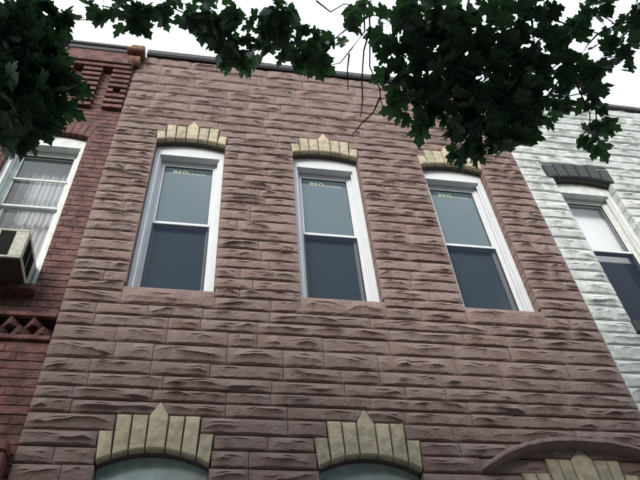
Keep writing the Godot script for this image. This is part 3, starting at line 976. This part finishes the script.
# ---------------------------------------------------------------- trees
func leaf_mesh(curl: float) -> ArrayMesh:
	# half outline of a maple leaf, stalk end at the origin, tip at y = 1
	var half := [[0.05, 0.0], [0.20, -0.10], [0.34, 0.02], [0.44, 0.10], [0.33, 0.17], [0.50, 0.30], [0.60, 0.52], [0.45, 0.49], [0.42, 0.58], [0.22, 0.50], [0.21, 0.70], [0.30, 0.74], [0.13, 0.84], [0.0, 1.04]]
	var st := st_new()
	for s in [-1, 1]:
		var c := Vector3(0, 0.30, 0)
		var prev := Vector3(0, 0.04, 0)
		for q in half:
			var x: float = q[0]
			var y: float = q[1]
			var v := Vector3(s * x, y, 0.22 * x - curl * (y - 0.3) * (y - 0.3) - curl * 0.6 * x * x)
			tri(st, prev, v, c, Vector3(0, 0, 1))
			prev = v
		tri(st, prev, Vector3(0, 0.04, 0), c, Vector3(0, 0, 1))
	# stalk
	tri(st, Vector3(-0.012, 0.06, 0), Vector3(0.012, 0.06, 0), Vector3(0.02, -0.55, -0.12), Vector3(0, 0, 1))
	st.generate_normals()
	return st.commit()

var leaf_meshes := []

func leaf_basis(from_center: Vector3) -> Basis:
	var az := rng.randf() * TAU
	var d := Vector3(cos(az), 0, sin(az)) * 0.9 + from_center * 0.8
	d.y = -rng.randf_range(0.15, 1.3)
	d = d.normalized()
	var up := Vector3(rng.randf_range(-0.5, 0.5), 1.0, rng.randf_range(-0.5, 0.5))
	var x := d.cross(up).normalized()
	var z := x.cross(d).normalized()
	var s := rng.randf_range(0.085, 0.145)
	return Basis(x * s, d * s, z * s)

func limb(st: SurfaceTool, a: Vector3, b: Vector3, r0: float, r1: float, sag := 0.15, sides := 7) -> void:
	var pts := []
	var d := (b - a).length()
	var n: int = clamp(int(d / 0.22), 4, 16)
	var side := Vector3(rng.randf_range(-1, 1), 0, rng.randf_range(-1, 1)) * d * 0.07
	for i in n + 1:
		var t := float(i) / n
		var q := a.lerp(b, t) + Vector3(0, sin(t * PI) * d * sag, 0) + side * sin(t * PI * 1.6)
		if i > 0 and i < n:
			q += Vector3(rng.randf_range(-1, 1), rng.randf_range(-1, 1), rng.randf_range(-1, 1)) * d * 0.010
		pts.append(q)
	tube(st, pts, r0, r1, sides)

# clumps: [x, y, z, radius, leaves]; the first n_seen of them hang into the picture
func maple(label: String, base: Vector3, fork: Vector3, limbs: Array, clumps: Array, n_seen: int, n_single: int, twigs: Array) -> void:
	var t := thing("maple_tree", label, "tree", base, "maples along the kerb")
	var o := base
	var tr := st_new()
	tube(tr, [Vector3(0, -0.1, 0), Vector3(0.02, 0.25, 0.0), Vector3(0.03, 1.0, -0.02), Vector3(0.0, 2.0, 0.03), (fork - o) * Vector3(1, 1, 1)], 0.24, 0.15, 14)
	var trunk := part("trunk", tr, M.bark, t)
	var ends := []
	for l in limbs:
		var st := st_new()
		limb(st, fork - o, l - o, 0.10, 0.009, 0.10, 9)
		part("limb", st, M.bark, t)
		ends.append(l)
	var xf := []
	var tint := []
	var twig_st := st_new()
	var singles := 0
	var root_of := grow(clumps, ends)
	for ci in clumps.size():
		var c := Vector3(clumps[ci][0], clumps[ci][1], clumps[ci][2])
		var r: float = clumps[ci][3]
		limb(twig_st, root_of[ci][0] - o, c - o, root_of[ci][1], 0.004, 0.03, 5)
		for k in int(clumps[ci][4]):
			var d := Vector3(rng.randfn(), rng.randfn(), rng.randfn()).normalized()
			var q := c + d * r * pow(rng.randf(), 0.4) * Vector3(1, 1, 1)
			var b := leaf_basis(d)
			var p := Transform3D(b, q - o)
			if rng.randf() < 0.3:
				tube(twig_st, [c - o, (c.lerp(q, 0.5) + Vector3(0, 0.02, 0)) - o, q - o - b.y * 0.5], 0.003, 0.0015, 3)
			if ci < n_seen and singles < n_single and rng.randf() < 0.62:
				var lf := part_mesh("leaf", leaf_meshes[rng.randi() % leaf_meshes.size()], M.leaf[rng.randi() % 4], t)
				lf.transform = p
				singles += 1
			else:
				xf.append(p)
	for tw in twigs:
		var st := st_new()
		var pts := []
		for q in tw:
			pts.append(Vector3(q[0], q[1], q[2]) - o)
		tube(st, pts, 0.0065, 0.003, 6)
		part("bare_twig", st, M.bark, t)
	var tw := part("twigs", twig_st, M.bark, t)
	tw.set_meta("kind", "stuff")
	for g in 3:
		var mm := MultiMesh.new()
		mm.transform_format = MultiMesh.TRANSFORM_3D
		mm.mesh = leaf_meshes[g]
		var mine := []
		for i in xf.size():
			if i % 3 == g:
				mine.append(xf[i])
		mm.instance_count = mine.size()
		for i in mine.size():
			mm.set_instance_transform(i, mine[i])
		var mi := MultiMeshInstance3D.new()
		mi.name = "foliage"
		mi.multimesh = mm
		mi.material_override = M.leaf[g]
		mi.set_meta("kind", "stuff")
		t.add_child(mi, true)

# joins every clump to the nearest limb end or to the nearest clump that is joined already
func grow(clumps: Array, ends: Array) -> Dictionary:
	var best := []
	var out := {}
	for c in clumps:
		var p := Vector3(c[0], c[1], c[2])
		var b := [1e9, Vector3.ZERO, 0.012]
		for e in ends:
			if p.distance_to(e) < b[0]:
				b = [p.distance_to(e), e, 0.012]
		best.append(b)
	while out.size() < clumps.size():
		var k := -1
		for i in clumps.size():
			if not out.has(i) and (k < 0 or best[i][0] < best[k][0]):
				k = i
		out[k] = [best[k][1], best[k][2]]
		var p := Vector3(clumps[k][0], clumps[k][1], clumps[k][2])
		for i in clumps.size():
			if not out.has(i):
				var d := Vector3(clumps[i][0], clumps[i][1], clumps[i][2]).distance_to(p)
				if d < best[i][0]:
					best[i] = [d, p, max(0.005, best[k][2] * 0.8)]
	return out

func crown(center: Vector3, size: Vector3, n: int, keep: Callable) -> Array:
	var out := []
	var tries := 0
	while out.size() < n and tries < n * 60:
		tries += 1
		var d := Vector3(rng.randfn(), rng.randfn(), rng.randfn()).normalized() * pow(rng.randf(), 0.35)
		var c := center + d * size
		if keep.call(c):
			out.append([c.x, c.y, c.z, rng.randf_range(0.45, 0.75), rng.randi_range(190, 280)])
	return out

func trees() -> void:
	leaf_meshes = [leaf_mesh(0.25), leaf_mesh(0.5), leaf_mesh(-0.15)]
	var all := HANGING
	var left := []
	var right := []
	for b in all:
		if b[0] < -1.95 and b[1] < 5.75:
			left.append(b)
		else:
			right.append(b)
	# the rest of each crown rises behind the viewer, over the kerb
	var keep := func(c: Vector3) -> bool: return c.y > 3.7 and c.z > 5.25 - (c.y - 1.6) * 0.36 and c.y < 8.4
	var nl := left.size()
	var nr := right.size()
	left += crown(Vector3(-3.9, 5.9, 6.2), Vector3(3.4, 2.6, 3.6), 190, keep)
	right += crown(Vector3(1.3, 5.9, 6.2), Vector3(4.0, 2.6, 3.6), 250, keep)
	maple("maple with a dense dark clump of leaves at the picture's upper left", Vector3(-3.9, 0.0, 5.3), Vector3(-3.85, 2.9, 5.25),
		[Vector3(-2.6, 5.4, 2.6), Vector3(-3.4, 6.2, 3.2), Vector3(-3.2, 6.9, 4.6), Vector3(-4.9, 6.2, 5.2), Vector3(-3.7, 6.6, 6.2)], left, nl, 250, [])
	maple("broad maple whose boughs with bare twigs hang across the top centre and right", Vector3(1.9, 0.0, 5.35), Vector3(1.8, 2.9, 5.3),
		[Vector3(0.45, 5.75, 2.95), Vector3(1.25, 5.5, 3.2), Vector3(-0.55, 6.1, 3.0), Vector3(-1.6, 6.1, 2.9), Vector3(0.6, 7.2, 4.7), Vector3(3.0, 6.8, 5.0), Vector3(1.5, 7.2, 6.2)], right, nr, 290, TWIGS)

func ground() -> void:
	var st := st_new()
	quad(st, Vector3(-120, -0.155, 120), Vector3(120, -0.155, 120), Vector3(120, -0.155, -120), Vector3(-120, -0.155, -120), Vector3.UP)
	structure("ground", st, M.soil)
	st = st_new()
	quad(st, Vector3(-60, -0.15, 5.9), Vector3(60, -0.15, 5.9), Vector3(60, -0.15, 15.0), Vector3(-60, -0.15, 15.0), Vector3.UP)
	structure("road", st, M.asphalt)
	st = st_new()
	box(st, Vector3(-40, -0.3, 0.0), Vector3(40, 0.0, 5.74), 0.005)
	structure("pavement", st, M.concrete)
	st = st_new()
	box(st, Vector3(-40, -0.3, 15.0), Vector3(40, -0.01, 19.0), 0.02)
	structure("far_pavement", st, M.concrete)
	st = st_new()
	box(st, Vector3(-40, -0.3, 5.744), Vector3(40, 0.004, 5.9), 0.02)
	structure("kerb", st, M.concrete)

# ---------------------------------------------------------------- scene
func _ready() -> void:
	rng.seed = 20240611
	var cam := Camera3D.new()
	cam.name = "camera"
	cam.position = Vector3(-1.0832, SILL - 4.0072, 4.0765)
	cam.rotation = Vector3(0.8511, -0.2254, -0.0953)
	cam.fov = 39.1726
	cam.near = 0.05
	cam.far = 500.0
	add_child(cam)
	cam.current = true
	var env := Environment.new()
	env.background_mode = Environment.BG_SKY
	var sky := Sky.new()
	var sm := ProceduralSkyMaterial.new()
	sm.sky_top_color = Color(0.88, 0.925, 0.97)
	sm.sky_horizon_color = Color(0.57, 0.595, 0.62)     # overcast: the zenith nearly three times as bright as the horizon
	sm.sky_curve = 0.6
	sm.ground_bottom_color = Color(0.35, 0.35, 0.35)
	sm.ground_horizon_color = Color(0.6, 0.6, 0.6)
	sm.sun_angle_max = 1.0
	var cn := FastNoiseLite.new()
	cn.seed = 77
	cn.frequency = 0.006
	cn.fractal_octaves = 6
	var cover := NoiseTexture2D.new()
	cover.width = 1024
	cover.height = 512
	cover.seamless = true
	cover.noise = cn
	var cg := Gradient.new()
	cg.set_color(0, Color(0, 0, 0))
	cg.set_color(1, Color(0.62, 0.61, 0.60))
	cg.set_offset(0, 0.3)
	cg.set_offset(1, 0.75)
	cover.color_ramp = cg
	sm.sky_cover = cover
	sky.sky_material = sm
	env.sky = sky
	env.background_energy_multiplier = 1.0
	env.tonemap_mode = Environment.TONE_MAPPER_LINEAR
	env.tonemap_exposure = 2.5
	env.sdfgi_enabled = true
	env.ssao_enabled = true
	env.ssil_enabled = true
	var we := WorldEnvironment.new()
	we.name = "world_environment"
	we.environment = env
	add_child(we)
	var sun := DirectionalLight3D.new()
	sun.name = "sun"
	sun.light_color = Color(1.0, 0.97, 0.93)
	sun.light_energy = 0.5
	sun.light_angular_distance = 20.0
	sun.shadow_enabled = true
	add_child(sun)
	sun.look_at_from_position(Vector3(-4.2, 4.6, 6.8), Vector3(0, 0, 0))
	make_materials()
	ground()
	stone_house()
	brick_house()
	white_house()
	air_conditioner()
	houses_across()
	trees()
